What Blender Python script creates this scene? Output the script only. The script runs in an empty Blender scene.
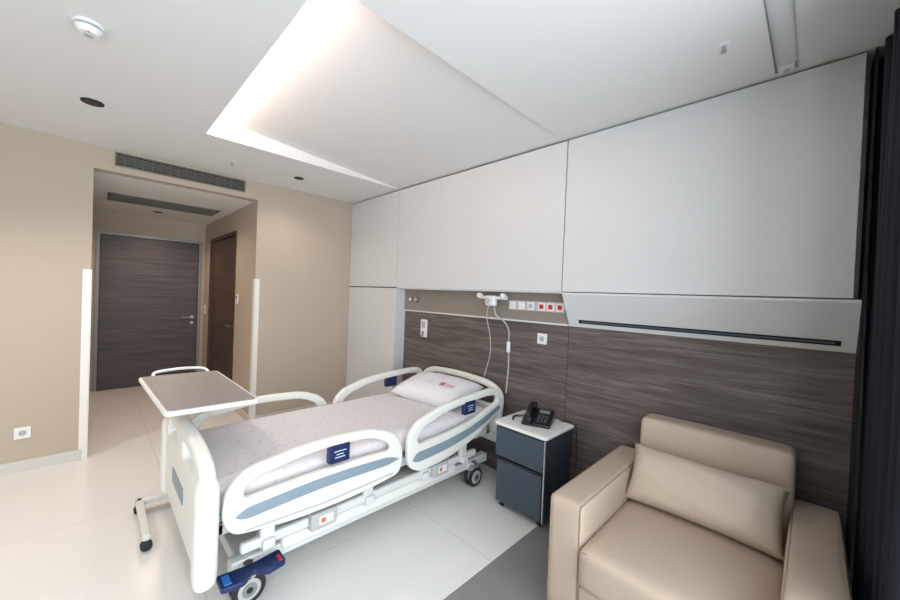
import bpy, bmesh, math, random
from mathutils import Vector, Matrix
random.seed(3)
S=bpy.context.scene
COL=S.collection

# ---------------------------------------------------------------- materials
def lin(c):
    c=c/255.0
    return c/12.92 if c<=0.04045 else ((c+0.055)/1.055)**2.4
def rgb(r,g,b): return (lin(r),lin(g),lin(b),1)
MATS={}
def mat(name,col,rough=0.5,metal=0.0,noise=0.0,nscale=(8,8,8),bump=0.0,bscale=60,emit=None,estr=0,spec=0.5,coat=0):
    if name in MATS: return MATS[name]
    m=bpy.data.materials.new(name); m.use_nodes=True
    nt=m.node_tree; b=nt.nodes['Principled BSDF']
    b.inputs['Base Color'].default_value=col
    b.inputs['Roughness'].default_value=rough
    b.inputs['Metallic'].default_value=metal
    b.inputs['Specular IOR Level'].default_value=spec
    if coat: b.inputs['Coat Weight'].default_value=coat; b.inputs['Coat Roughness'].default_value=0.15
    if emit: b.inputs['Emission Color'].default_value=emit; b.inputs['Emission Strength'].default_value=estr
    tc=nt.nodes.new('ShaderNodeTexCoord')
    if noise>0:
        mp=nt.nodes.new('ShaderNodeMapping'); mp.inputs['Scale'].default_value=nscale
        n=nt.nodes.new('ShaderNodeTexNoise'); n.inputs['Scale'].default_value=1; n.inputs['Detail'].default_value=5
        r=nt.nodes.new('ShaderNodeValToRGB')
        r.color_ramp.elements[0].position=0.3; r.color_ramp.elements[1].position=0.7
        r.color_ramp.elements[0].color=tuple(c*(1-noise) for c in col[:3])+(1,)
        r.color_ramp.elements[1].color=tuple(min(1,c*(1+noise)) for c in col[:3])+(1,)
        nt.links.new(tc.outputs['Object'],mp.inputs[0]); nt.links.new(mp.outputs[0],n.inputs['Vector'])
        nt.links.new(n.outputs['Fac'],r.inputs[0]); nt.links.new(r.outputs[0],b.inputs['Base Color'])
    if bump>0:
        n2=nt.nodes.new('ShaderNodeTexNoise'); n2.inputs['Scale'].default_value=bscale; n2.inputs['Detail'].default_value=3
        bp=nt.nodes.new('ShaderNodeBump'); bp.inputs['Strength'].default_value=bump; bp.inputs['Distance'].default_value=0.01
        nt.links.new(tc.outputs['Object'],n2.inputs['Vector']); nt.links.new(n2.outputs['Fac'],bp.inputs['Height'])
        nt.links.new(bp.outputs[0],b.inputs['Normal'])
    MATS[name]=m
    return m

def wood_mat(name,c0,c1,c2,sc=(1.1,1.1,22),rough=0.42):
    m=bpy.data.materials.new(name); m.use_nodes=True
    nt=m.node_tree; b=nt.nodes['Principled BSDF']
    tc=nt.nodes.new('ShaderNodeTexCoord'); mp=nt.nodes.new('ShaderNodeMapping'); mp.inputs['Scale'].default_value=sc
    n=nt.nodes.new('ShaderNodeTexNoise'); n.inputs['Scale'].default_value=1; n.inputs['Detail'].default_value=7; n.inputs['Roughness'].default_value=0.6; n.inputs['Distortion'].default_value=0.8
    mp2=nt.nodes.new('ShaderNodeMapping'); mp2.inputs['Scale'].default_value=(sc[0]*4,sc[1]*4,sc[2]*9)
    n2=nt.nodes.new('ShaderNodeTexNoise'); n2.inputs['Scale'].default_value=1; n2.inputs['Detail'].default_value=6
    mx=nt.nodes.new('ShaderNodeMath'); mx.operation='MULTIPLY_ADD'; mx.inputs[1].default_value=0.45
    ad=nt.nodes.new('ShaderNodeMath'); ad.operation='MULTIPLY'; ad.inputs[1].default_value=0.55
    r=nt.nodes.new('ShaderNodeValToRGB'); e=r.color_ramp.elements
    e[0].position=0.38; e[0].color=c0; e[1].position=0.62; e[1].color=c2
    k=e.new(0.5); k.color=c1
    L=nt.links.new
    L(tc.outputs['Object'],mp.inputs[0]); L(tc.outputs['Object'],mp2.inputs[0])
    L(mp.outputs[0],n.inputs['Vector']); L(mp2.outputs[0],n2.inputs['Vector'])
    L(n.outputs['Fac'],ad.inputs[0]); L(n2.outputs['Fac'],mx.inputs[0]); L(ad.outputs[0],mx.inputs[2])
    L(mx.outputs[0],r.inputs[0]); L(r.outputs[0],b.inputs['Base Color'])
    b.inputs['Roughness'].default_value=rough
    MATS[name]=m; return m

def tile_mat(name,c,cs,w,hh,rough):
    m=bpy.data.materials.new(name); m.use_nodes=True
    nt=m.node_tree; b=nt.nodes['Principled BSDF']; L=nt.links.new
    tc=nt.nodes.new('ShaderNodeTexCoord'); br=nt.nodes.new('ShaderNodeTexBrick')
    mp=nt.nodes.new('ShaderNodeMapping'); mp.inputs['Location'].default_value=(0.1,0.75,0)
    br.inputs['Scale'].default_value=1; br.inputs['Brick Width'].default_value=w; br.inputs['Row Height'].default_value=hh
    br.inputs['Mortar Size'].default_value=0.002; br.offset=0.0
    br.inputs['Color1'].default_value=c; br.inputs['Color2'].default_value=tuple(x*0.985 for x in c[:3])+(1,); br.inputs['Mortar'].default_value=cs
    n=nt.nodes.new('ShaderNodeTexNoise'); n.inputs['Scale'].default_value=40; n.inputs['Detail'].default_value=6
    r=nt.nodes.new('ShaderNodeValToRGB'); r.color_ramp.elements[0].color=(0.95,0.95,0.95,1); r.color_ramp.elements[1].color=(1,1,1,1)
    mx=nt.nodes.new('ShaderNodeMixRGB'); mx.blend_type='MULTIPLY'; mx.inputs[0].default_value=1
    L(tc.outputs['Object'],mp.inputs[0]); L(mp.outputs[0],br.inputs['Vector']); L(tc.outputs['Object'],n.inputs['Vector']); L(n.outputs['Fac'],r.inputs[0])
    L(br.outputs['Color'],mx.inputs[1]); L(r.outputs[0],mx.inputs[2]); L(mx.outputs[0],b.inputs['Base Color'])
    b.inputs['Roughness'].default_value=rough
    MATS[name]=m; return m
def sheet_mat():
    m=bpy.data.materials.new('printed_sheet'); m.use_nodes=True
    nt=m.node_tree; b=nt.nodes['Principled BSDF']; L=nt.links.new
    tc=nt.nodes.new('ShaderNodeTexCoord'); v=nt.nodes.new('ShaderNodeTexVoronoi'); v.inputs['Scale'].default_value=24
    r=nt.nodes.new('ShaderNodeValToRGB'); e=r.color_ramp.elements
    base=rgb(217,213,217); ink=rgb(204,195,206)
    e[0].position=0.10; e[0].color=base; e[1].position=0.30; e[1].color=base
    k=e.new(0.17); k.color=ink; k=e.new(0.22); k.color=ink
    n=nt.nodes.new('ShaderNodeTexNoise'); n.inputs['Scale'].default_value=9; n.inputs['Detail'].default_value=4
    bp=nt.nodes.new('ShaderNodeBump'); bp.inputs['Strength'].default_value=0.35; bp.inputs['Distance'].default_value=0.03
    L(tc.outputs['Object'],v.inputs['Vector']); L(v.outputs['Distance'],r.inputs[0]); L(r.outputs[0],b.inputs['Base Color'])
    L(tc.outputs['Object'],n.inputs['Vector']); L(n.outputs['Fac'],bp.inputs['Height']); L(bp.outputs[0],b.inputs['Normal'])
    b.inputs['Roughness'].default_value=0.85
    return m

M_ceil=mat('ceiling_paint',rgb(226,226,226),0.9)
M_beige=mat('beige_wallcovering',rgb(184,172,157),0.8,bump=0.04,bscale=220)
M_panel=mat('white_laminate',rgb(211,213,215),0.38,noise=0.006,nscale=(2,2,2))
M_dark=mat('dark_gap',rgb(22,22,24),0.8)
M_wood=wood_mat('dark_oak_laminate',rgb(72,64,62),rgb(96,87,84),rgb(124,114,110))
M_door=wood_mat('door_veneer',rgb(60,52,53),rgb(78,69,70),rgb(98,87,87))
M_doorb=wood_mat('bath_door_veneer',rgb(64,48,42),rgb(80,62,54),rgb(96,76,67))
M_floor=tile_mat('cream_floor_tile',rgb(228,227,225),rgb(200,198,195),1.25,1.25,0.24)
M_vinyl=mat('grey_vinyl',rgb(128,127,128),0.35,noise=0.04,nscale=(10,10,10))
M_base=mat('baseboard_white',rgb(206,203,198),0.5)
M_plas=mat('bed_white_plastic',rgb(230,231,225),0.32)
M_frame=mat('bed_frame_paint',rgb(214,216,214),0.35)
M_blue=mat('bed_grey_blue',rgb(134,149,162),0.45)
M_navy=mat('navy_plastic',rgb(20,40,86),0.35)
M_white=mat('white_plastic',rgb(230,230,230),0.35)
M_lblprint=mat('label_print',rgb(205,217,235),0.5)
M_sheet=sheet_mat()
M_pil=mat('pillow_cotton',rgb(230,229,234),0.85,bump=0.15,bscale=20)
M_red=mat('red_print',rgb(190,34,46),0.5)
M_orange=mat('orange_print',rgb(225,110,50),0.5)
M_rub=mat('black_rubber',rgb(34,34,36),0.6)
M_grey=mat('mid_grey_plastic',rgb(128,132,134),0.5)
M_lgrey=mat('light_grey_plastic',rgb(180,182,182),0.45)
M_steel=mat('brushed_steel',rgb(190,190,190),0.28,metal=1.0)
M_slate=mat('nightstand_slate',rgb(44,54,64),0.4)
M_slate2=mat('nightstand_slate_front',rgb(60,73,85),0.4)
M_top=mat('overbed_laminate',rgb(150,145,143),0.35,noise=0.05,nscale=(3,40,3))
M_leather=mat('beige_leather',rgb(189,172,155),0.42,noise=0.02,nscale=(6,6,6),bump=0.12,bscale=180)
M_leather2=mat('beige_leather_seam',rgb(146,128,110),0.5)
M_phone=mat('phone_black',rgb(22,24,28),0.3)
M_curt=mat('navy_curtain',rgb(26,31,42),0.9,noise=0.1,nscale=(40,40,4))
M_band=mat('service_band_taupe',rgb(138,130,123),0.45)
M_cove=mat('cove_led',(1,0.8,0.6,1),0.5,emit=(1.0,0.78,0.66,1),estr=15)
M_grille=mat('grille_metal',rgb(112,108,102),0.5,metal=0.2)
M_alu=mat('window_aluminium',rgb(70,72,76),0.4,metal=0.5)
M_guard=mat('corner_guard_white',rgb(232,230,226),0.4)

# ---------------------------------------------------------------- geometry helpers
class G:
    def __init__(s,name): s.name=name; s.parts=[]
    def done(s):
        bpy.context.view_layer.update()
        pts=[o.matrix_world@Vector(c) for o in s.parts for c in o.bound_box]
        lo=[min(p[i] for p in pts) for i in range(3)]; hi=[max(p[i] for p in pts) for i in range(3)]
        e=bpy.data.objects.new(s.name,None); e.empty_display_size=0.1
        e.location=((lo[0]+hi[0])/2,(lo[1]+hi[1])/2,lo[2]); COL.objects.link(e)
        for o in s.parts:
            o.parent=e; o.matrix_parent_inverse=Matrix.Translation(-Vector(e.location))
        return e
def finish(name,me,m,g=None,smooth=True,ang=38,wn=False):
    xs=[v.co for v in me.vertices]
    c=Vector([(min(v[i] for v in xs)+max(v[i] for v in xs))/2 for i in range(3)])
    me.transform(Matrix.Translation(-c))
    o=bpy.data.objects.new(name,me); o.location=c; COL.objects.link(o)
    if m is not None and len(me.materials)==0: me.materials.append(m)
    if smooth:
        for p in me.polygons: p.use_smooth=True
        me.set_sharp_from_angle(angle=math.radians(ang))
    if wn:
        w=o.modifiers.new('wn','WEIGHTED_NORMAL'); w.keep_sharp=True
    if g is not None: g.parts.append(o)
    return o
def bm_finish(name,bm,m,g=None,**k):
    bmesh.ops.recalc_face_normals(bm,faces=bm.faces)
    me=bpy.data.meshes.new(name); bm.to_mesh(me); bm.free()
    return finish(name,me,m,g,**k)
def add_box(bm,x,y,z,bev=0,seg=3,M=None,mi=0):
    t=bmesh.new()
    bmesh.ops.create_cube(t,size=1)
    for v in t.verts:
        v.co=Vector(((x[0]+x[1])/2+v.co.x*(x[1]-x[0]),(y[0]+y[1])/2+v.co.y*(y[1]-y[0]),(z[0]+z[1])/2+v.co.z*(z[1]-z[0])))
    if bev>0: bmesh.ops.bevel(t,geom=list(t.edges),offset=bev,segments=seg,profile=0.5,affect='EDGES')
    if M is not None: bmesh.ops.transform(t,matrix=M,verts=t.verts)
    for f in t.faces: f.material_index=mi
    me=bpy.data.meshes.new('t'); t.to_mesh(me); t.free(); bm.from_mesh(me); bpy.data.meshes.remove(me)
def box(name,x,y,z,m,g=None,bev=0,seg=3,M=None):
    bm=bmesh.new(); add_box(bm,x,y,z,bev,seg,M)
    return bm_finish(name,bm,m,g,smooth=bev>0,wn=bev>0)
def boxes(name,lst,m,g=None,bev=0,seg=2):
    bm=bmesh.new()
    for b in lst: add_box(bm,b[0],b[1],b[2],bev,seg)
    return bm_finish(name,bm,m,g,smooth=bev>0,wn=bev>0)
def rotM(center,axis,deg):
    c=Vector(center); return Matrix.Translation(c)@Matrix.Rotation(math.radians(deg),4,axis)@Matrix.Translation(-c)
def add_cyl(bm,p0,p1,r,r2=None,seg=24,bev=0):
    p0=Vector(p0);p1=Vector(p1);d=p1-p0;L=d.length
    t=bmesh.new()
    bmesh.ops.create_cone(t,cap_ends=True,segments=seg,radius1=r,radius2=r if r2 is None else r2,depth=L)
    if bev>0:
        ed=[e for e in t.edges if abs(e.verts[0].co.z-e.verts[1].co.z)<1e-6 and len([f for f in e.link_faces if len(f.verts)>4])==1]
        bmesh.ops.bevel(t,geom=ed,offset=bev,segments=3,profile=0.5,affect='EDGES')
    q=d.to_track_quat('Z','Y').to_matrix().to_4x4()
    bmesh.ops.transform(t,matrix=Matrix.Translation((p0+p1)/2)@q,verts=t.verts)
    me=bpy.data.meshes.new('t'); t.to_mesh(me); t.free(); bm.from_mesh(me); bpy.data.meshes.remove(me)
def cyl(name,p0,p1,r,m,g=None,r2=None,seg=24,bev=0):
    bm=bmesh.new(); add_cyl(bm,p0,p1,r,r2,seg,bev); return bm_finish(name,bm,m,g)
def cyls(name,lst,m,g=None,seg=20,bev=0):
    bm=bmesh.new()
    for a in lst: add_cyl(bm,a[0],a[1],a[2],None,seg,bev)
    return bm_finish(name,bm,m,g)
def catmull(pts,closed=False,n=8):
    out=[];N=len(pts)
    rng=range(N) if closed else range(N-1)
    for i in rng:
        p=[Vector(pts[(i+k)%N]) if closed else Vector(pts[min(max(i+k,0),N-1)]) for k in (-1,0,1,2)]
        for j in range(n):
            t=j/n
            out.append(0.5*((2*p[1])+(p[2]-p[0])*t+(2*p[0]-5*p[1]+4*p[2]-p[3])*t*t+(3*p[1]-p[0]-3*p[2]+p[3])*t**3))
    if not closed: out.append(Vector(pts[-1]))
    return out
def roundpoly(pts,r,n=6):
    out=[];N=len(pts)
    for i in range(N):
        a=Vector(pts[i-1]);b=Vector(pts[i]);c=Vector(pts[(i+1)%N])
        rr=r[i] if isinstance(r,(list,tuple)) else r
        d1=(a-b);d2=(c-b);rr=min(rr,d1.length*0.48,d2.length*0.48)
        p=b+d1.normalized()*rr;q=b+d2.normalized()*rr
        for j in range(n+1):
            t=j/n; out.append(p*(1-t)**2+b*2*t*(1-t)+q*t*t)
    return out
def curve_mesh(cu,name):
    o=bpy.data.objects.new(name+'_c',cu); COL.objects.link(o)
    bpy.context.view_layer.update()
    dg=bpy.context.evaluated_depsgraph_get()
    me=bpy.data.meshes.new_from_object(o.evaluated_get(dg))
    bpy.data.objects.remove(o); bpy.data.curves.remove(cu)
    me.name=name; me.materials.clear()
    return me
def tube(name,pts,r,m,g=None,closed=False,smooth=True,n=8):
    P=catmull(pts,closed,n) if smooth else [Vector(p) for p in pts]
    cu=bpy.data.curves.new(name,'CURVE'); cu.dimensions='3D'; cu.bevel_depth=r; cu.bevel_resolution=3; cu.use_fill_caps=True
    s=cu.splines.new('POLY'); s.points.add(len(P)-1)
    for i,p in enumerate(P): s.points[i].co=(p.x,p.y,p.z,1)
    s.use_cyclic_u=closed
    return finish(name,curve_mesh(cu,name),m,g,ang=50)
def plate(name,loops,plane,pos,th,m,g=None,bev=0.006):
    cu=bpy.data.curves.new(name,'CURVE'); cu.dimensions='2D'; cu.fill_mode='BOTH'
    cu.extrude=max(th/2-bev,0.0005); cu.bevel_depth=bev; cu.bevel_resolution=2; cu.offset=-bev
    for L in loops:
        s=cu.splines.new('POLY'); s.points.add(len(L)-1)
        for i,p in enumerate(L): s.points[i].co=(p[0],p[1],0,1)
        s.use_cyclic_u=True
    me=curve_mesh(cu,name)
    bm=bmesh.new(); bm.from_mesh(me); bmesh.ops.remove_doubles(bm,verts=bm.verts,dist=1e-5)
    for v in bm.verts:
        a,b,c=v.co
        v.co={'YZ':Vector((pos+c,a,b)),'XZ':Vector((a,pos-c,b)),'XY':Vector((a,b,pos+c))}[plane]
    bpy.data.meshes.remove(me)
    return bm_finish(name,bm,m,g,ang=32,wn=True)
def puffy(name,x,y,z,r,m,g=None,bulge=(0,0,0),cuts=10,M=None,warp=0):
    bm=bmesh.new(); bmesh.ops.create_cube(bm,size=2)
    bmesh.ops.subdivide_edges(bm,edges=list(bm.edges),cuts=cuts,use_grid_fill=True)
    c=Vector(((x[0]+x[1])/2,(y[0]+y[1])/2,(z[0]+z[1])/2)); h=Vector(((x[1]-x[0])/2,(y[1]-y[0])/2,(z[1]-z[0])/2))
    for v in bm.verts:
        u=v.co.copy()
        w=Vector([math.copysign(1-(1-abs(k))**1.6,k) for k in u])
        p=Vector([w[i]*h[i] for i in range(3)])
        q=Vector([max(-(h[i]-r),min(h[i]-r,p[i])) for i in range(3)])
        d2=p-q
        if d2.length>1e-9: p=q+d2.normalized()*r
        for i in range(3):
            j,k=(i+1)%3,(i+2)%3
            p[i]+=bulge[i]*w[i]*max(0,1-w[j]**2)*max(0,1-w[k]**2)
        if warp: p.z+=warp*math.sin(p.y*9+p.x*5)*math.sin(p.x*11-p.y*3)*(1 if w.z>0 else 0)
        v.co=c+p
    if M is not None: bmesh.ops.transform(bm,matrix=M,verts=bm.verts)
    return bm_finish(name,bm,m,g,ang=80)
def pillow(name,c,sx,sy,sz,M,m,g=None,n=28,wr=0.004,ex=3.2):
    bm=bmesh.new(); top={};bot={}
    for i in range(n+1):
        for j in range(n+1):
            u=-1+2*i/n;v=-1+2*j/n
            k=1-0.06*(1-abs(v)**2)*abs(u)**3; l=1-0.08*(1-abs(u)**2)*abs(v)**3
            h=((1-abs(u)**ex)*(1-abs(v)**ex))**0.45 if abs(u)<1 and abs(v)<1 else 0
            w=wr*math.sin(9*u+4*v)*math.cos(7*v-3*u)*h
            X=u*sx/2*k;Y=v*sy/2*l
            top[i,j]=bm.verts.new((X,Y,h*sz*0.55+w))
            bot[i,j]=top[i,j] if h==0 else bm.verts.new((X,Y,-h*sz*0.45))
    for i in range(n):
        for j in range(n):
            bm.faces.new((top[i,j],top[i+1,j],top[i+1,j+1],top[i,j+1]))
            q=(bot[i,j],bot[i,j+1],bot[i+1,j+1],bot[i+1,j])
            if set(q)!=set((top[i,j],top[i+1,j],top[i+1,j+1],top[i,j+1])): bm.faces.new(q)
    bmesh.ops.transform(bm,matrix=Matrix.Translation(c)@M,verts=bm.verts)
    return bm_finish(name,bm,m,g,ang=85)

# ---------------------------------------------------------------- room constants
H=2.7
XA,XB,XR=1.05,3.07,4.49
ZP=1.593
YO,YR,ZO=-2.44,-1.15,2.50
XE=-2.6
XW=4.80
YL=-4.6

bm=bmesh.new()
add_box(bm,(0,3.11),(YL-0.1,0.3),(-0.1,0),mi=0)
add_box(bm,(XE-0.1,0),(YO-0.1,YR+0.1),(-0.1,0),mi=0)
add_box(bm,(3.11,XW+0.1),(YL-0.1,0.3),(-0.1,0),mi=1)
me=bpy.data.meshes.new('floor'); bm.to_mesh(me); bm.free(); me.materials.append(M_floor); me.materials.append(M_vinyl)
fo=bpy.data.objects.new('floor',me); COL.objects.link(fo)

boxes('wall_end',[((-0.12,0),(YL,YO),(0,H)),((-0.12,0),(YO,YR),(ZO,H)),((-0.12,0),(YR,0.3),(0,H))],M_beige)
boxes('wall_corridor_right',[((XE,-2.19),(YR,YR+0.12),(0,ZO)),((-2.19,-0.78),(YR,YR+0.12),(2.24,ZO)),((-0.78,-0.12),(YR,YR+0.12),(0,ZO)),((-2.19,-0.78),(YR+0.1,YR+0.12),(0,2.24))],M_beige)
box('wall_corridor_left',(XE,-0.12),(YO-0.12,YO),(0,ZO),M_beige)
boxes('wall_corridor_end',[((XE-0.12,XE),(YO-0.12,-2.41),(0,ZO)),((XE-0.12,XE),(-2.41,-1.19),(2.23,ZO)),((XE-0.12,XE),(-1.19,YR+0.12),(0,ZO)),((XE-0.12,XE-0.1),(-2.41,-1.19),(0,2.23))],M_beige)
box('ceiling_corridor',(XE-0.1,-0.12),(YO-0.1,YR+0.1),(ZO,ZO+0.1),M_ceil)
box('wall_left',(-0.1,XW+0.1),(YL-0.12,YL),(0,H),M_beige)
box('wall_head',(-0.12,XW+0.1),(0.22,0.34),(0,H+0.3),M_panel)

YC,XC=-1.83,1.034
bm=bmesh.new()
add_box(bm,(-0.12,XC),(YL,0.3),(H,H+0.22))
add_box(bm,(XC,3.03),(YL,YC),(H,H+0.22))
add_box(bm,(3.03,4.19),(YL,0.3),(H,H+0.22))
add_box(bm,(4.27,XW+0.1),(YL,0.3),(H,H+0.22))
add_box(bm,(4.19,4.27),(YL,-0.03),(H+0.012,H+0.22))
add_box(bm,(4.19,4.27),(-0.03,0.3),(H,H+0.22))
add_box(bm,(-0.12,XW+0.1),(YL,0.3),(H+0.22,H+0.3))
vs=[bm.verts.new(p) for p in [(XC,YC,H+0.15),(3.03,YC,H+0.15),(3.03,0.0,H+0.004),(XC,0.0,H+0.004),(XC,YC,H+0.2),(3.03,YC,H+0.2),(3.03,0.3,H+0.2),(XC,0.3,H+0.2),(3.03,0.3,H+0.004),(XC,0.3,H+0.004)]]
bm.faces.new((vs[0],vs[1],vs[2],vs[3])); bm.faces.new((vs[3],vs[2],vs[8],vs[9])); bm.faces.new((vs[4],vs[7],vs[6],vs[5]))
bm_finish('ceiling',bm,M_ceil,smooth=False)
box('trim_cove_led_strip',(XC+0.02,3.0),(YC,YC+0.012),(H+0.04,H+0.12),M_cove)
boxes('trim_ceiling_slot',[((4.187,4.190),(YL,-0.03),(H-0.0015,H+0.012)),((4.270,4.273),(YL,-0.03),(H-0.0015,H+0.012))],M_lgrey)

boxes('baseboard_end',[((0,0.015),(YL,YO-0.03),(0,0.09)),((0,0.015),(YR+0.05,0),(0,0.09))],M_base)
box('baseboard_corridor',(-0.76,-0.0),(YR-0.012,YR),(0,0.09),M_base)
box('baseboard_left',(0.015,XW),(YL,YL+0.015),(0,0.09),M_base)
boxes('trim_corner_guard_left',[((0,0.006),(YO-0.05,YO+0.001),(0.0,1.63)),((-0.06,0.006),(YO,YO+0.006),(0.0,1.63))],M_guard)
boxes('trim_corner_guard_right',[((0,0.006),(YR-0.001,YR+0.045),(0.0,1.63)),((-0.06,0.006),(YR-0.006,YR),(0.0,1.63))],M_guard)

# ---------------------------------------------------------------- corridor doors
g=G('door_1')
box('leaf',(XE-0.05,XE-0.01),(-2.365,-1.235),(0.008,2.185),M_door,g,bev=0.002)
boxes('frame',[((XE-0.08,XE+0.012),(-2.41,-2.37),(0,2.23)),((XE-0.08,XE+0.012),(-1.23,-1.19),(0,2.23)),((XE-0.08,XE+0.011),(-2.37,-1.23),(2.19,2.23))],mat('door_frame_grey',rgb(140,138,136),0.4,metal=0.3),g)
cyls('handle',[((XE-0.01,-1.30,1.02),(XE+0.05,-1.30,1.02),0.010),((XE+0.045,-1.30,1.02),(XE+0.045,-1.43,1.02),0.009),((XE-0.012,-1.30,1.02),(XE-0.002,-1.30,1.02),0.026)],M_steel,g)
cyl('keyhole',(XE-0.012,-1.30,0.93),(XE-0.002,-1.30,0.93),0.022,M_steel,g)
g.done()
g=G('door_2')
x0,x1=-2.19,-0.78
box('leaf',(x0+0.05,x1-0.05),(YR+0.02,YR+0.06),(0.008,2.19),M_doorb,g,bev=0.002)
boxes('frame',[((x0,x0+0.05),(YR-0.01,YR+0.09),(0,2.24)),((x1-0.05,x1),(YR-0.01,YR+0.09),(0,2.24)),((x0+0.05,x1-0.05),(YR-0.009,YR+0.09),(2.19,2.24))],mat('bath_frame',rgb(74,54,46),0.5),g)
cyls('handle',[((-0.92,YR+0.02,1.02),(-0.92,YR-0.04,1.02),0.010),((-0.92,YR-0.035,1.02),(-1.05,YR-0.035,1.02),0.009)],M_steel,g)
g.done()

# ---------------------------------------------------------------- head wall cabinetry
gap=0.004
ZT=H-0.012
g=G('tall_wardrobe')
box('carcass',(0.004,XA-0.02),(0.02,0.21),(0.0,H-0.004),M_dark,g)
box('panel_upper',(0.006,XA-gap),(0,0.02),(ZP+gap+0.004,ZT),M_panel,g,bev=0.0015,seg=1)
box('panel_lower',(0.006,XA),(0,0.02),(0.06,ZP-gap),M_panel,g,bev=0.0015,seg=1)
box('side',(XA-0.02,XA),(0.0195,0.21),(0.0,ZP-gap),M_panel,g)
g.done()
g=G('wall_cabinet')
box('carcass',(XA+0.002,XR-0.01),(0.02,0.21),(ZP+0.004,H-0.004),M_dark,g)
box('panel_mid',(XA+gap,XB-gap),(0,0.02),(ZP,ZT),M_panel,g,bev=0.0015,seg=1)
box('panel_right',(XB+gap,XR),(0,0.02),(ZP,ZT),M_panel,g,bev=0.0015,seg=1)
box('underside',(XA,XB),(0.02,0.13),(ZP-0.012,ZP+0.002),M_white,g)  # whiter board stands in for the lit line below the cabinet
g.done()
XS=4.515
g=G('wall_recess_panelling')
box('wood_mid',(XA,XB-0.002),(0.14,0.2),(0.0,1.335),M_wood,g)
box('wood_right',(XB+0.002,XS),(0.14,0.2),(0.0,1.335),M_wood,g)
box('seam',(XB-0.004,XB+0.004),(0.15,0.2),(0.0,1.335),M_dark,g)
g.done()
g=G('service_band')
box('fascia',(XA,XB),(0.128,0.2),(1.350,ZP-0.013),M_band,g)
box('lip',(XA,XB),(0.1275,0.2),(1.336,1.350),M_panel,g)
g.done()
g=G('bed_light_housing')
bm=bmesh.new()
pr=[(0.0,ZP-0.006),(0.0,ZP-0.02),(0.132,1.337),(0.2,1.337),(0.2,ZP-0.006)]
A=[bm.verts.new((XB+0.006,p[0],p[1])) for p in pr]; B=[bm.verts.new((XS,p[0],p[1])) for p in pr]
bm.faces.new(A); bm.faces.new(B[::-1])
for i in range(5):
    j=(i+1)%5; bm.faces.new((A[i],A[j],B[j],B[i]))
bm_finish('slanted_housing',bm,M_panel,g,smooth=False)
d=Vector((0,0.132,1.337-(ZP-0.02))); L=d.length; d.normalize(); nrm=Vector((0,d.z,-d.y))
if nrm.y>0: nrm=-nrm
p0=Vector((0,0.0,ZP-0.02))+d*L*0.82
slotM=Matrix(((1,0,0,0),(0,d.y,nrm.y,0),(0,d.z,nrm.z,0),(0,0,0,1)))
T=Matrix.Translation(p0)@slotM
box('slot',(XB+0.09,XS-0.05),(-0.015,0.015),(-0.004,0.0015),M_dark,g,M=T)
box('slot_diffuser',(XB+0.11,XS-0.07),(-0.006,0.006),(0.0,0.003),mat('slot_grey',rgb(74,84,98),0.3),g,M=T)
g.done()
box('trim_head_edge',(XS+0.001,XS+0.010),(0.0,0.21),(0,H-0.002),M_dark)

g=G('medical_gas_outlets')
for i,(x,c) in enumerate([(1.19,M_white),(1.28,M_lgrey)]):
    cyl(f'knob_{i+1}',(x,0.1272,1.47),(x,0.098,1.47),0.028,M_steel,g,bev=0.004)
    cyl(f'cap_{i+1}',(x,0.099,1.47),(x,0.088,1.47),0.016,c,g,bev=0.003)
g.done()
g=G('power_outlet_strip')
cols=[M_white,M_white,M_lgrey,M_red,M_red,M_red]
xs=[2.56,2.65,2.74,2.84,2.92,3.00]
for i,(x,c) in enumerate(zip(xs,cols)):
    box(f'plate_{i+1}',(x-0.032,x+0.032),(0.117,0.127),(1.44,1.504),M_white,g,bev=0.003)
    box(f'insert_{i+1}',(x-0.018,x+0.018),(0.113,0.118),(1.454,1.490),c,g,bev=0.002)
box('strip',(2.52,3.04),(0.122,0.1272),(1.432,1.512),M_lgrey,g,bev=0.002)
g.done()
g=G('nurse_call_panel')
box('plate',(1.355,1.455),(0.122,0.14),(1.07,1.26),M_white,g,bev=0.006)
box('speaker',(1.375,1.435),(0.118,0.123),(1.17,1.24),M_lgrey,g,bev=0.002)
cyl('button',(1.405,0.122,1.12),(1.405,0.112,1.12),0.014,M_red,g,bev=0.002)
box('handset_body',(1.38,1.42),(0.09,0.122),(1.085,1.10),M_grey,g,bev=0.004)
g.done()
def socket(name,center,face,w=0.085):
    g=G(name); x,y,z=center
    if face=='-Y':
        box('plate',(x-w/2,x+w/2),(y-0.012,y),(z-w/2,z+w/2),M_white,g,bev=0.004)
        cyl('well',(x,y-0.0115,z),(x,y-0.0135,z),0.022,M_lgrey,g)
        cyls('pins',[((x-0.009,y-0.0130,z),(x-0.009,y-0.0145,z),0.003),((x+0.009,y-0.0130,z),(x+0.009,y-0.0145,z),0.003)],M_dark,g)
    else:
        box('plate',(x,x+0.012),(y-w/2,y+w/2),(z-w/2,z+w/2),M_white,g,bev=0.004)
        cyl('well',(x+0.0115,y,z),(x+0.0135,y,z),0.022,M_lgrey,g)
        cyls('pins',[((x+0.0130,y-0.009,z),(x+0.0145,y-0.009,z),0.003),((x+0.0130,y+0.009,z),(x+0.0145,y+0.009,z),0.003)],M_dark,g)
    g.done()
socket('power_socket',(2.85,0.14,1.215),'-Y')
socket('power_socket',(0.0,-2.80,0.31),'+X',0.09)
g=G('thermostat')
box('plate',(-0.70,-0.62),(YR-0.014,YR+0.001),(1.32,1.44),M_white,g,bev=0.004); box('screen',(-0.685,-0.635),(YR-0.0155,YR-0.0135),(1.38,1.42),M_grey,g,bev=0.0005)
g.done()
g=G('card_switch')
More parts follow.
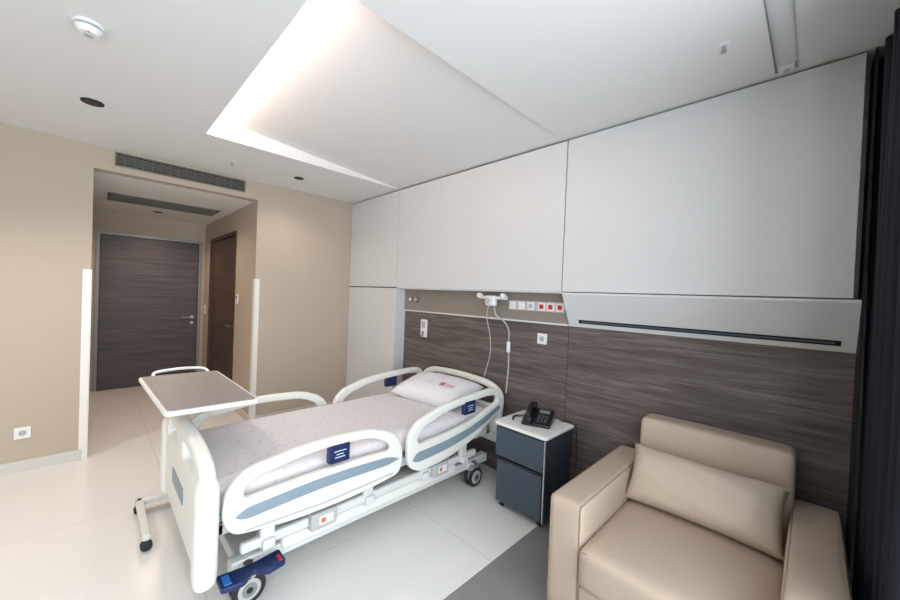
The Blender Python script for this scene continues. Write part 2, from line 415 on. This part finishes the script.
box('plate',(-2.50,-2.42),(YR-0.012,YR),(1.08,1.22),M_white,g,bev=0.003); box('slot',(-2.485,-2.435),(YR-0.014,YR-0.011),(1.14,1.15),M_grey,g)
g.done()

g=G('suction_regulator')
o=0.085
box('rail',(2.16+o,2.46+o),(0.04,0.065),(1.515,1.54),M_white,g,bev=0.004)
boxes('mounts',[((2.18+o,2.20+o),(0.06,0.1272),(1.51,1.545)),((2.40+o,2.42+o),(0.06,0.1272),(1.51,1.545))],M_lgrey,g)
box('body',(2.26+o,2.36+o),(0.01,0.06),(1.455,1.545),M_white,g,bev=0.014)
cyl('gauge',(2.31+o,0.012,1.50),(2.31+o,-0.012,1.50),0.034,M_white,g,bev=0.004)
cyl('gauge_face',(2.31+o,-0.011,1.50),(2.31+o,-0.014,1.50),0.026,M_lgrey,g)
cyls('knobs',[((2.18+o,0.05,1.545),(2.18+o,0.01,1.545),0.022),((2.44+o,0.05,1.545),(2.44+o,0.01,1.545),0.022)],M_white,g,bev=0.004)
tube('hose_left',[(2.28+o,0.04,1.47),(2.27+o,0.03,1.36),(2.29+o,0.06,1.2),(2.28+o,0.09,1.05),(2.24+o,0.105,0.92),(2.20+o,0.108,0.80)],0.004,M_lgrey,g)
tube('hose_right',[(2.34+o,0.04,1.47),(2.38+o,0.02,1.38),(2.45+o,0.03,1.34),(2.49+o,0.06,1.26),(2.475+o,0.085,1.15),(2.48+o,0.09,0.95),(2.46+o,0.10,0.72)],0.006,M_lgrey,g)
cyl('filter',(2.476+o,0.085,1.16),(2.476+o,0.085,1.07),0.016,M_white,g,bev=0.004)
g.done()

# ---------------------------------------------------------------- air grilles
def grille(name,axis,u,v,base,n):
    g=G(name)
    if axis=='X':
        boxes('frame',[((base,base+0.012),(u[0],u[1]),(v[0],v[0]+0.012)),((base,base+0.012),(u[0],u[1]),(v[1]-0.012,v[1])),((base,base+0.0119),(u[0],u[0]+0.012),v),((base,base+0.0119),(u[1]-0.012,u[1]),v)],M_grille,g)
        box('back',(base,base+0.002),(u[0]+0.01,u[1]-0.01),(v[0]+0.01,v[1]-0.01),M_dark,g)
        L=[]
        for i in range(n):
            z=v[0]+0.02+(v[1]-v[0]-0.04)*(i+0.5)/n; L.append(((base+0.002,base+0.010),(u[0]+0.012,u[1]-0.012),(z-0.003,z+0.003)))
        for i in range(1,16):
            y=u[0]+(u[1]-u[0])*i/16; L.append(((base+0.002,base+0.006),(y-0.002,y+0.002),(v[0]+0.012,v[1]-0.012)))
        boxes('louvres',L,M_grille,g)
    else:
        boxes('frame',[(u,(v[0],v[0]+0.02),(base-0.01,base)),(u,(v[1]-0.02,v[1]),(base-0.01,base)),((u[0],u[0]+0.02),v,(base-0.0099,base)),((u[1]-0.02,u[1]),v,(base-0.0099,base))],M_grille,g)
        box('back',(u[0]+0.01,u[1]-0.01),(v[0]+0.01,v[1]-0.01),(base-0.002,base),M_dark,g)
        L=[]
        for i in range(n):
            x=u[0]+0.02+(u[1]-u[0]-0.04)*(i+0.5)/n; L.append(((x-0.005,x+0.005),(v[0]+0.02,v[1]-0.02),(base-0.009,base-0.002)))
        boxes('louvres',L,M_grille,g)
    g.done()
grille('air_grille','X',(-2.31,-1.28),(2.555,2.675),0.0,6)
grille('air_grille','Z',(-1.52,-1.04),(-2.33,-1.28),ZO,12)

def downlight(x,y,z,r=0.045):
    g=G('recessed_downlight')
    bm=bmesh.new(); add_cyl(bm,(x,y,z-0.006),(x,y,z),r+0.012,seg=32); bm_finish('ring',bm,M_rub,g)
    cyl('core',(x,y,z-0.0075),(x,y,z-0.0055),r*0.8,mat('downlight_core',rgb(60,40,30),0.5),g,seg=32)
    g.done()
downlight(1.01,-2.45,H); downlight(0.51,-0.91,H,0.035); downlight(-1.93,-1.82,ZO,0.04)
g=G('smoke_detector')
sx_,sy_=2.0,-2.46
cyl('base',(sx_,sy_,H-0.014),(sx_,sy_,H),0.056,M_white,g,bev=0.004,seg=36)
cyl('vent_ring',(sx_,sy_,H-0.024),(sx_,sy_,H-0.014),0.042,M_grey,g,seg=36)
cyl('head',(sx_,sy_,H-0.046),(sx_,sy_,H-0.023),0.034,M_white,g,r2=0.050,seg=36)
cyl('sensor_cap',(sx_,sy_,H-0.054),(sx_,sy_,H-0.045),0.016,M_lgrey,g,seg=30)
cyl('indicator',(sx_+0.03,sy_,H-0.048),(sx_+0.03,sy_,H-0.038),0.005,mat('amber',rgb(214,150,60),0.5),g)
g.done()
def sprinkler(x,y,s=1):
    g=G('ceiling_sprinkler')
    cyl('rosette',(x,y,H-0.004),(x,y,H),0.034*s,M_white,g,bev=0.0015,seg=32)
    cyl('stem',(x,y,H-0.022),(x,y,H-0.004),0.009*s,M_steel,g)
    cyl('bulb',(x,y,H-0.028),(x,y,H-0.020),0.005*s,M_red,g)
    cyl('deflector',(x,y,H-0.032),(x,y,H-0.028),0.015*s,M_steel,g)
    g.done()
sprinkler(4.04,-0.44,0.8); sprinkler(0.48,-1.52,0.9)
g=G('curtain_track_end_cap')
box('block',(4.20,4.26),(-0.075,-0.035),(H-0.006,H+0.011),M_white,g,bev=0.003); cyl('pin',(4.23,-0.055,H-0.016),(4.23,-0.055,H-0.005),0.010,M_lgrey,g)
g.done()

# ---------------------------------------------------------------- hospital bed
def bed():
    g=G('hospital_bed')
    XN,XF=2.52,1.50
    boxes('base_frame',[((2.38,2.45),(-1.93,0.0),(0.13,0.20)),((1.57,1.64),(-1.93,0.0),(0.13,0.20)),
        ((1.55,2.47),(-1.90,-1.80),(0.12,0.19)),((1.55,2.47),(-0.25,-0.15),(0.12,0.19))],M_frame,g,bev=0.012)
    puffy('base_cover',(1.66,2.36),(-1.72,-0.35),(0.12,0.24),0.03,M_plas,g)
    box('cover_skirt_near',(2.40,2.47),(-1.70,-0.40),(0.165,0.235),M_plas,g,bev=0.02)
    for i,y in enumerate((-1.45,-0.55)):
        box(f'column_outer_{i+1}',(1.90,2.12),(y-0.09,y+0.09),(0.2,0.34),M_lgrey,g,bev=0.02)
        box(f'column_inner_{i+1}',(1.93,2.09),(y-0.06,y+0.06),(0.3,0.42),M_steel,g,bev=0.01)
    boxes('upper_frame',[((2.40,2.45),(-2.01,0.02),(0.36,0.42)),((1.57,1.62),(-2.01,0.02),(0.36,0.42)),
       ((1.57,2.45),(-2.02,-1.96),(0.36,0.42)),((1.57,2.45),(-0.03,0.03),(0.36,0.42)),((1.57,2.45),(-1.1,-1.04),(0.36,0.42))],M_frame,g,bev=0.01)
    boxes('mattress_platform',[((1.58,2.44),(-1.99,-1.36),(0.42,0.45)),((1.58,2.44),(-1.34,-0.9),(0.42,0.45)),((1.58,2.44),(-0.88,0.0),(0.42,0.45))],M_lgrey,g,bev=0.008)
    puffy('mattress',(1.555,2.46),(-2.00,0.0),(0.45,0.595),0.045,M_sheet,g,bulge=(0,0,0.014),cuts=18,warp=0.004)
    cyls('linkage',[((2.34,-1.7,0.2),(2.34,-1.3,0.38),0.014),((1.68,-1.7,0.2),(1.68,-1.3,0.38),0.014),((2.34,-0.3,0.2),(2.34,-0.7,0.38),0.014),((1.68,-0.3,0.2),(1.68,-0.7,0.38),0.014)],M_steel,g)
    YF=-2.05
    out=[(1.46,0.24),(2.56,0.24),(2.57,0.60),(2.53,0.735),(2.35,0.78),(2.01,0.79),(1.67,0.78),(1.49,0.735),(1.45,0.60)]
    o=roundpoly(out,[0.06,0.06,0.1,0.12,0.15,0.2,0.15,0.12,0.1])
    h1=roundpoly([(1.60,0.62),(1.92,0.64),(1.92,0.725),(1.66,0.715)],0.035); h2=roundpoly([(2.42,0.62),(2.10,0.64),(2.10,0.725),(2.36,0.715)],0.035)
    plate('footboard',[o,h1,h2],'XZ',YF,0.065,M_plas,g,bev=0.02)
    box('footboard_badge',(1.85,2.17),(YF-0.037,YF-0.03),(0.42,0.50),M_blue,g,bev=0.003)
    for x in (1.50,2.52):
        puffy(f'foot_corner_{x}',(x-0.055,x+0.055),(YF-0.05,YF+0.045),(0.20,0.69),0.042,M_plas,g)
    o=roundpoly([(1.50,0.36),(2.52,0.36),(2.54,0.72),(2.40,0.80),(2.01,0.825),(1.62,0.80),(1.48,0.72)],[0.05,0.05,0.12,0.12,0.2,0.12,0.12])
    hh=roundpoly([(1.58,0.60),(2.44,0.60),(2.46,0.70),(2.36,0.745),(2.01,0.765),(1.66,0.745),(1.56,0.70)],[0.04,0.04,0.06,0.08,0.2,0.08,0.06])
    plate('headboard',[o,hh],'XZ',0.075,0.05,M_plas,g,bev=0.018)
    def rails(x,sx,tag):
        o=roundpoly([(-1.985,0.60),(-1.90,0.685),(-1.55,0.735),(-1.20,0.715),(-1.03,0.64),(-0.975,0.50),(-1.0,0.38),(-1.30,0.345),(-1.70,0.35),(-1.95,0.39),(-1.995,0.47)],[.05,.1,.2,.1,.08,.08,.05,.15,.15,.06,.06])
        hole=roundpoly([(-1.91,0.585),(-1.86,0.632),(-1.55,0.683),(-1.22,0.662),(-1.10,0.60),(-1.07,0.545),(-1.5,0.565),(-1.90,0.545)],[.03,.06,.15,.08,.04,.03,.3,.03])
        plate(f'foot_rail_{tag}',[o,hole],'YZ',x,0.045,M_plas,g,bev=0.014)
        st=roundpoly([(-1.95,0.475),(-1.90,0.505),(-1.5,0.532),(-1.10,0.515),(-1.01,0.48),(-1.10,0.462),(-1.5,0.472),(-1.90,0.45)],[.02,.03,.3,.05,.02,.03,.3,.03])
        plate(f'foot_rail_stripe_{tag}',[st],'YZ',x+sx*0.019,0.012,M_blue,g,bev=0.003)
        st=roundpoly([(-1.90,0.392),(-1.5,0.378),(-1.06,0.395),(-1.06,0.405),(-1.5,0.39),(-1.90,0.404)],0.008)
        plate(f'foot_rail_groove_{tag}',[st],'YZ',x+sx*0.0185,0.010,M_lgrey,g,bev=0.002)
        o=roundpoly([(-0.945,0.60),(-0.86,0.68),(-0.60,0.755),(-0.10,0.785),(0.02,0.77),(0.06,0.68),(0.03,0.56),(-0.30,0.41),(-0.60,0.34),(-0.85,0.335),(-0.94,0.40)],[.06,.1,.2,.08,.05,.08,.1,.2,.15,.06,.06])
        hole=roundpoly([(-0.87,0.565),(-0.80,0.63),(-0.58,0.70),(-0.14,0.73),(-0.02,0.715),(0.005,0.665),(-0.30,0.565),(-0.60,0.53),(-0.84,0.52)],[.03,.06,.15,.08,.04,.03,.3,.2,.03])
        plate(f'head_rail_{tag}',[o,hole],'YZ',x,0.045,M_plas,g,bev=0.014)
        st=roundpoly([(-0.91,0.43),(-0.87,0.475),(-0.60,0.485),(-0.28,0.535),(0.02,0.635),(0.03,0.60),(-0.26,0.48),(-0.58,0.42),(-0.86,0.405)],[.02,.03,.15,.2,.02,.02,.2,.15,.03])
        plate(f'head_rail_stripe_{tag}',[st],'YZ',x+sx*0.019,0.012,M_blue,g,bev=0.003)
        labs=((-1.43,0.632),(-0.35,0.68)) if sx>0 else ((-0.35,0.68),)
        for k,(yc,zc) in enumerate(labs):
            xi=x+sx*0.004
            box(f'label_{tag}_{k}',(xi-0.022,xi+0.022),(yc-0.062,yc+0.062),(zc-0.052,zc+0.050),M_navy,g,bev=0.008)
            for q,(w,dz) in enumerate(((0.036,0.014),(0.022,-0.004),(0.030,-0.020))):
                xo=xi+sx*0.0222
                box(f'label_print_{tag}_{k}_{q}',(xo-0.0006,xo+0.0006),(yc-w,yc+w),(zc+dz-0.0025,zc+dz+0.0025),M_lblprint,g)
        xi=x-sx*0.045
        for k,y in enumerate((-1.78,-1.2,-0.75,-0.35)):
            box(f'rail_arm_{tag}_{k}',(xi-0.02,xi+0.02),(y-0.035,y+0.035),(0.24,0.46),M_frame,g,bev=0.01)
            box(f'rail_foot_{tag}_{k}',(min(x-sx*0.11,x),max(x-sx*0.11,x)),(y-0.03,y+0.03),(0.24,0.29),M_frame,g,bev=0.01)
        box(f'rail_beam_{tag}',(xi-0.02,xi+0.02),(-1.90,-0.20),(0.25,0.30),M_frame,g,bev=0.012)
    rails(XN,1,'near'); rails(XF,-1,'far')
    for k,y in enumerate((-1.50,-0.62)):
        box(f'release_box_{k}',(2.43,2.53),(y-0.075,y+0.075),(0.235,0.325),M_lgrey,g,bev=0.012)
        box(f'release_label_{k}',(2.529,2.532),(y-0.03,y+0.05),(0.26,0.305),M_white,g)
        box(f'release_orange_{k}',(2.5315,2.5335),(y-0.02,y+0.005),(0.270,0.295),M_orange,g)
    for k,(x,y) in enumerate(((2.47,-1.86),(2.47,-0.2),(1.55,-1.86),(1.55,-0.2))):
        cyl(f'caster_stem_{k}',(x,y,0.10),(x,y,0.19),0.022,M_steel,g)
        cyls(f'caster_tyre_{k}',[((x-0.035,y,0.075),(x-0.012,y,0.075),0.075),((x+0.012,y,0.075),(x+0.035,y,0.075),0.075)],M_rub,g,seg=36,bev=0.006)
        cyls(f'caster_hub_{k}',[((x-0.037,y,0.075),(x+0.037,y,0.075),0.052),],M_lgrey,g,seg=30,bev=0.004)
        cyls(f'caster_cap_{k}',[((x-0.039,y,0.075),(x+0.039,y,0.075),0.034),],M_grey,g,seg=30,bev=0.002)
        cyls(f'caster_axle_{k}',[((x-0.042,y,0.075),(x+0.042,y,0.075),0.014),],M_rub,g,seg=20)
        puffy(f'caster_fork_{k}',(x-0.03,x+0.03),(y-0.05,y+0.05),(0.12,0.17),0.02,M_grey,g,cuts=4)
    cyl('pedal_bar',(1.6,-1.86,0.17),(2.55,-1.86,0.17),0.012,M_steel,g)
    out=roundpoly([(2.48,-2.0),(2.585,-2.0),(2.60,-1.91),(2.55,-1.86),(2.60,-1.81),(2.585,-1.72),(2.48,-1.72),(2.50,-1.86)],0.018)
    plate('pedal_blue',[out],'XY',0.187,0.026,M_navy,g,bev=0.006)
    box('pedal_blue_tip',(2.505,2.575),(-1.985,-1.955),(0.197,0.204),mat('pedal_blue_tip',rgb(40,110,190),0.4),g,bev=0.002)
    box('pedal_red_tip',(2.525,2.575),(-1.750,-1.735),(0.197,0.204),M_red,g,bev=0.002)
    for k,x in enumerate((1.49,2.53)):
        cyl(f'head_bumper_{k}',(x,0.06,0.30),(x,0.06,0.345),0.04,M_lgrey,g,bev=0.01)
    box('head_cross_beam',(1.50,2.52),(0.02,0.07),(0.30,0.37),M_frame,g,bev=0.012)
    pm=Matrix.Rotation(math.radians(8),4,'Z')@Matrix.Rotation(math.radians(12),4,'X')
    PC=(2.02,-0.225,0.685)
    pillow('pillow',PC,0.72,0.45,0.18,pm,M_pil,g)
    bm=bmesh.new()
    M=Matrix.Translation(PC)@pm
    def hz(u,v,sz=0.18,ex=3.2,wr=0.004):
        h=((1-abs(u)**ex)*(1-abs(v)**ex))**0.45
        return h*sz*0.55+wr*math.sin(9*u+4*v)*math.cos(7*v-3*u)*h
    for (a,b,c,e) in ((0.10,0.118,-0.075,-0.025),(0.126,0.144,-0.075,-0.025),(0.17,0.178,-0.06,-0.038),(0.186,0.194,-0.06,-0.038),(0.202,0.210,-0.06,-0.038),(0.218,0.226,-0.06,-0.038),(0.234,0.242,-0.06,-0.038),(0.17,0.242,-0.076,-0.072)):
        vs=[bm.verts.new(M@Vector((X,Y,hz(X/0.36,Y/0.225)+0.002))) for X,Y in ((a,c),(b,c),(b,e),(a,e))]
        bm.faces.new(vs)
    bm_finish('pillow_logo',bm,M_red,g,smooth=False)
    g.done()
bed()

# ---------------------------------------------------------------- overbed table
def overbed():
    g=G('overbed_table')
    z=0.90
    o=roundpoly([(1.20,-2.20),(2.15,-2.165),(2.17,-1.735),(1.23,-1.75)],0.04)
    plate('top_edge',[o],'XY',z-0.012,0.024,M_white,g,bev=0.006)
    o2=roundpoly([(1.215,-2.185),(2.135,-2.150),(2.155,-1.75),(1.245,-1.765)],0.035)
    plate('top_laminate',[o2],'XY',z+0.0005,0.004,M_top,g,bev=0.001)
    tube('end_handle',[(1.20,-2.12,z-0.01),(1.15,-2.10,z+0.012),(1.13,-1.96,z+0.02),(1.15,-1.83,z+0.012),(1.20,-1.80,z-0.01)],0.010,M_white,g)
    boxes('under_rail',[((1.18,1.85),(-2.02,-1.92),(z-0.06,z-0.024))],M_frame,g,bev=0.008)
    box('column_outer',(1.22,1.31),(-2.01,-1.93),(0.06,0.55),M_frame,g,bev=0.012)
    box('column_inner',(1.235,1.295),(-1.995,-1.945),(0.5,z-0.05),M_steel,g,bev=0.008)
    ya,yb=-2.18,-1.72
    boxes('base',[((1.22,1.30),(ya-0.02,yb+0.02),(0.06,0.10)),((1.25,1.74),(ya-0.02,ya+0.02),(0.06,0.10)),((1.25,1.74),(yb-0.02,yb+0.02),(0.06,0.10))],M_frame,g,bev=0.01)
    for k,(x,y) in enumerate(((1.72,ya),(1.72,yb),(1.26,ya),(1.26,yb))):
        cyls(f'castor_{k}',[((x-0.018,y,0.028),(x-0.005,y,0.028),0.028),((x+0.005,y,0.028),(x+0.018,y,0.028),0.028)],M_rub,g,bev=0.003)
        cyl(f'castor_stem_{k}',(x,y,0.03),(x,y,0.07),0.009,M_grey,g)
    g.done()
overbed()

# ---------------------------------------------------------------- nightstand + phone
def nightstand():
    g=G('bedside_cabinet')
    x0,x1,y0,y1=2.755,3.165,-0.300,0.085
    box('lower_body',(x0+0.012,x1-0.012),(y0+0.02,y1),(0.04,0.365),M_slate,g,bev=0.008)
    box('upper_body',(x0,x1),(y0+0.012,y1),(0.375,0.605),M_slate,g,bev=0.008)
    box('drawer_front',(x0+0.008,x1-0.008),(y0-0.004,y0+0.014),(0.383,0.59),M_slate2,g,bev=0.005)
    box('drawer_grip',(x0+0.03,x1-0.03),(y0-0.001,y0+0.014),(0.592,0.604),M_rub,g)
    box('door_front',(x0+0.02,x1-0.02),(y0+0.004,y0+0.022),(0.05,0.35),M_slate2,g,bev=0.005)
    box('door_grip',(x0+0.03,x1-0.03),(y0+0.010,y0+0.022),(0.352,0.367),M_rub,g)
    box('metal_edge',(x1-0.008,x1+0.003),(y0-0.002,y0+0.010),(0.05,0.60),M_steel,g,bev=0.002)
    boxes('plinth',[((x0+0.03,x1-0.03),(y0+0.05,y1-0.02),(0.025,0.045))],M_rub,g)
    o=roundpoly([(x0-0.012,y0-0.012),(x1+0.012,y0-0.012),(x1+0.012,y1+0.01),(x0-0.012,y1+0.01)],0.03)
    plate('top',[o],'XY',0.617,0.024,M_white,g,bev=0.006)
    for k,(x,y) in enumerate(((x0+0.05,y0+0.05),(x1-0.05,y0+0.05),(x0+0.05,y1-0.05),(x1-0.05,y1-0.05))):
        cyl(f'castor_{k}',(x-0.012,y,0.02),(x+0.012,y,0.02),0.02,M_rub,g)
    tube('phone_line_cord',[(x1-0.10,y1-0.02,0.632),(x1+0.0,y1-0.02,0.634),(x1+0.03,y1-0.015,0.60),(x1+0.035,y1,0.40),(x1+0.02,y1,0.2),(x1+0.03,y1,0.012)],0.003,M_phone,g)
    g.done()
    g=G('desk_telephone')
    zt=0.630; cx,cy=2.98,-0.09
    R=rotM((cx,cy,zt),'Z',20)
    bm=bmesh.new()
    pr=[(-0.11,0.0),(-0.11,0.020),(0.09,0.078),(0.105,0.065),(0.105,0.0)]
    A=[bm.verts.new((cx-0.10,cy+p[0],zt+p[1])) for p in pr];B=[bm.verts.new((cx+0.10,cy+p[0],zt+p[1])) for p in pr]
    bm.faces.new(A);bm.faces.new(B[::-1])
    for i in range(5): bm.faces.new((A[i],A[(i+1)%5],B[(i+1)%5],B[i]))
    bmesh.ops.bevel(bm,geom=list(bm.edges),offset=0.006,segments=2,affect='EDGES',profile=0.5)
    bmesh.ops.transform(bm,matrix=R,verts=bm.verts)
    bm_finish('base',bm,M_phone,g)
    sl=math.degrees(math.atan2(0.058,0.20))
    T=R@Matrix.Translation((cx,cy,zt+0.052))@Matrix.Rotation(math.radians(sl),4,'X')
    bm=bmesh.new()
    for r in range(4):
        for c in range(3): add_box(bm,(0.0+c*0.026,0.018+c*0.026),(-0.080+r*0.024,-0.064+r*0.024),(-0.002,0.004),0.002,1,M=T)
    bm_finish('keys',bm,mat('phone_keys',rgb(70,74,80),0.4),g)
    box('display',(0.0,0.072),(0.035,0.072),(-0.002,0.003),M_grey,g,M=T,bev=0.001)
    pts=[T@Vector(p) for p in ((-0.055,-0.10,0.02),(-0.055,-0.055,0.055),(-0.055,0.0,0.066),(-0.055,0.055,0.055),(-0.055,0.095,0.02))]
    tube('handset_grip',pts,0.019,M_phone,g)
    puffy('handset_ear',(-0.087,-0.023),(0.06,0.12),(0.0,0.046),0.02,M_phone,g,M=T,cuts=5)
    puffy('handset_mouth',(-0.087,-0.023),(-0.125,-0.065),(0.0,0.046),0.02,M_phone,g,M=T,cuts=5)
    cp=[]
    for i in range(90):
        t=i/89; a=t*2*math.pi*14
        b=Vector((cx-0.135-0.04*math.sin(t*math.pi),cy-0.12+0.15*t,zt+0.010))
        cp.append((b.x+0.006*math.cos(a),b.y,b.z+0.006*math.sin(a)))
    tube('coiled_cord',cp,0.0025,M_phone,g,n=3)
    g.done()
nightstand()

# ---------------------------------------------------------------- armchair
def armchair():
    g=G('leather_armchair')
    xl0,xl1,xr0,xr1=3.50,3.665,4.325,4.495
    yf,yb=-0.83,0.10
    puffy('arm_left',(xl0,xl1),(yf,yb),(0.06,0.595),0.024,M_leather,g,bulge=(0.006,0.004,0.006))
    puffy('arm_right',(xr0,xr1),(yf,yb),(0.06,0.595),0.024,M_leather,g,bulge=(0.006,0.004,0.006))
    puffy('backrest',(xl1-0.01,xr0+0.012),(-0.085,0.10),(0.12,0.845),0.032,M_leather,g,bulge=(0,0.012,0.006),M=rotM((4,0.1,0.1),'X',-1.5))
    puffy('seat_cushion',(xl1-0.002,xr0+0.002),(yf-0.035,-0.06),(0.245,0.43),0.035,M_leather,g,bulge=(0,0.008,0.016),cuts=12)
    puffy('base_front',(xl1-0.01,xr0+0.01),(yf-0.005,-0.05),(0.06,0.24),0.018,M_leather,g,bulge=(0,0.004,0))
    boxes('base_frame',[((xl0+0.03,xr1-0.03),(yf+0.03,yb-0.03),(0.045,0.07))],M_rub,g)
    for k,(x,y) in enumerate(((xl0+0.06,yf+0.07),(xr1-0.06,yf+0.07),(xl0+0.06,yb-0.07),(xr1-0.06,yb-0.07))):
        cyl(f'foot_{k}',(x,y,0.0),(x,y,0.06),0.018,M_rub,g,r2=0.024)
    for k,(a,b) in enumerate(((xl0,xl1),(xr0,xr1))):
        z=0.596; i=0.010
        for q,xx in (('out',a+i),('in',b-i)):
            tube(f'arm_piping_{q}_{k}',[(xx,yf+i-0.009,0.08),(xx,yf+i-0.009,z-0.022),(xx,yf+i,z-0.006),(xx,yb-0.03,z-0.004)],0.003,M_leather2,g,smooth=False)
    tube('seat_piping',[(xl1+0.02,yf-0.025,0.415),(xr0-0.02,yf-0.025,0.415)],0.003,M_leather2,g,smooth=False)
    pm=Matrix.Rotation(math.radians(58),4,'X')
    pillow('lumbar_pillow',((xl1+xr0)/2-0.005,-0.215,0.58),0.67,0.31,0.19,pm,mat('beige_leather_pillow',rgb(195,180,163),0.42,bump=0.12,bscale=180),g,wr=0.005,ex=2.6)
    g.done()
armchair()

# ---------------------------------------------------------------- curtain
def curtain():
    bm=bmesh.new(); n=160; rows=[]
    zs=[0.02,0.6,1.2,1.8,2.4,H-0.01]
    for z in zs:
        row=[]
        for i in range(n+1):
            t=i/n; y=0.19-1.05*t
            x=4.605+0.055*math.sin(t*2*math.pi*11)+0.010*math.sin(t*31+z)
            row.append(bm.verts.new((x,y,z)))
        rows.append(row)
    for a,b in zip(rows,rows[1:]):
        for i in range(n): bm.faces.new((a[i],a[i+1],b[i+1],b[i]))
    o=bm_finish('window_curtain',bm,M_curt,ang=89)
    s=o.modifiers.new('s','SOLIDIFY'); s.thickness=0.006
curtain()

# ---------------------------------------------------------------- window wall
wy=[(-4.4,-3.1),(-3.04,-1.76),(-1.70,-0.45)]
z0,z1=0.10,2.64
bl=[((XW,XW+0.2),(YL,0.3),(0,z0)),((XW,XW+0.2),(YL,0.3),(z1,H+0.3)),((XW,XW+0.2),(YL,-4.4),(z0,z1)),((XW,XW+0.2),(-0.45,0.3),(z0,z1)),((XW,XW+0.2),(-3.10,-3.04),(z0,z1)),((XW,XW+0.2),(-1.76,-1.70),(z0,z1))]
boxes('wall_window',bl,M_panel)
for i,(a,b) in enumerate(wy):
    g=G(f'window_{i+1}')
    boxes('frame',[((XW+0.06,XW+0.12),(a,a+0.04),(z0,z1)),((XW+0.06,XW+0.12),(b-0.04,b),(z0,z1)),((XW+0.061,XW+0.119),(a,b),(z0,z0+0.04)),((XW+0.061,XW+0.119),(a,b),(z1-0.04,z1))],M_alu,g)
    g.done()

# ---------------------------------------------------------------- lights
w=bpy.data.worlds.new('sky'); S.world=w; w.use_nodes=True
bg=w.node_tree.nodes['Background']; bg.inputs[0].default_value=(0.87,0.945,1.0,1); bg.inputs[1].default_value=5.6
def area(name,loc,rot,sx,sy,power,col,portal=False):
    l=bpy.data.lights.new(name,'AREA'); l.shape='RECTANGLE'; l.size=sx; l.size_y=sy; l.energy=power; l.color=col
    if portal: l.cycles.is_portal=True
    o=bpy.data.objects.new(name,l); o.location=loc; o.rotation_euler=rot; COL.objects.link(o); return o
for i,(a,b) in enumerate(wy):
    area(f'window_daylight_{i+1}',(XW+0.19,(a+b)/2,(z0+z1)/2),(0,math.radians(90),0),z1-z0,b-a,10,(1,1,1),portal=True)
def spot(name,loc,power,col,ang=110,blend=0.8,r=0.04):
    l=bpy.data.lights.new(name,'SPOT'); l.energy=power; l.color=col; l.spot_size=math.radians(ang); l.spot_blend=blend; l.shadow_soft_size=r
    o=bpy.data.objects.new(name,l); o.location=loc; COL.objects.link(o)
spot('corridor_downlight_lamp',(-1.93,-1.82,ZO-0.02),45,(1,0.76,0.56),150)
spot('corridor_fill_lamp',(-0.6,-1.82,ZO-0.02),26,(1,0.76,0.56),150)  # added bare spot, no downlight fixture at this point of the corridor
spot('ceiling_downlight_lamp',(1.01,-2.45,H-0.02),65,(1,0.85,0.74),130)
spot('ceiling_downlight_lamp_b',(0.51,-0.91,H-0.02),18,(1,0.85,0.74),140)
spot('ceiling_downlight_lamp_c',(1.01,-3.6,H-0.02),65,(1,0.85,0.74),130)  # added unseen spot that warms the left floor, no fixture belongs to it

# ---------------------------------------------------------------- camera
cx,D,h,f,a,t,r=4.366,2.4225,1.536,360.1,0.7807,-0.014,0.0402
fw=Vector((-math.cos(a)*math.cos(t),math.sin(a)*math.cos(t),math.sin(t)))
ri=fw.cross(Vector((0,0,1))).normalized(); up=ri.cross(fw)
R=ri*math.cos(r)+up*math.sin(r); U=up*math.cos(r)-ri*math.sin(r)
cd=bpy.data.cameras.new('camera'); cd.sensor_width=36; cd.lens=f/900*36; cd.clip_start=0.02
co=bpy.data.objects.new('camera',cd); COL.objects.link(co)
co.matrix_world=Matrix(((R.x,U.x,-fw.x,cx),(R.y,U.y,-fw.y,-D),(R.z,U.z,-fw.z,h),(0,0,0,1)))
S.camera=co
S.view_settings.view_transform='Standard'
S.view_settings.look='None'
S.view_settings.exposure=0
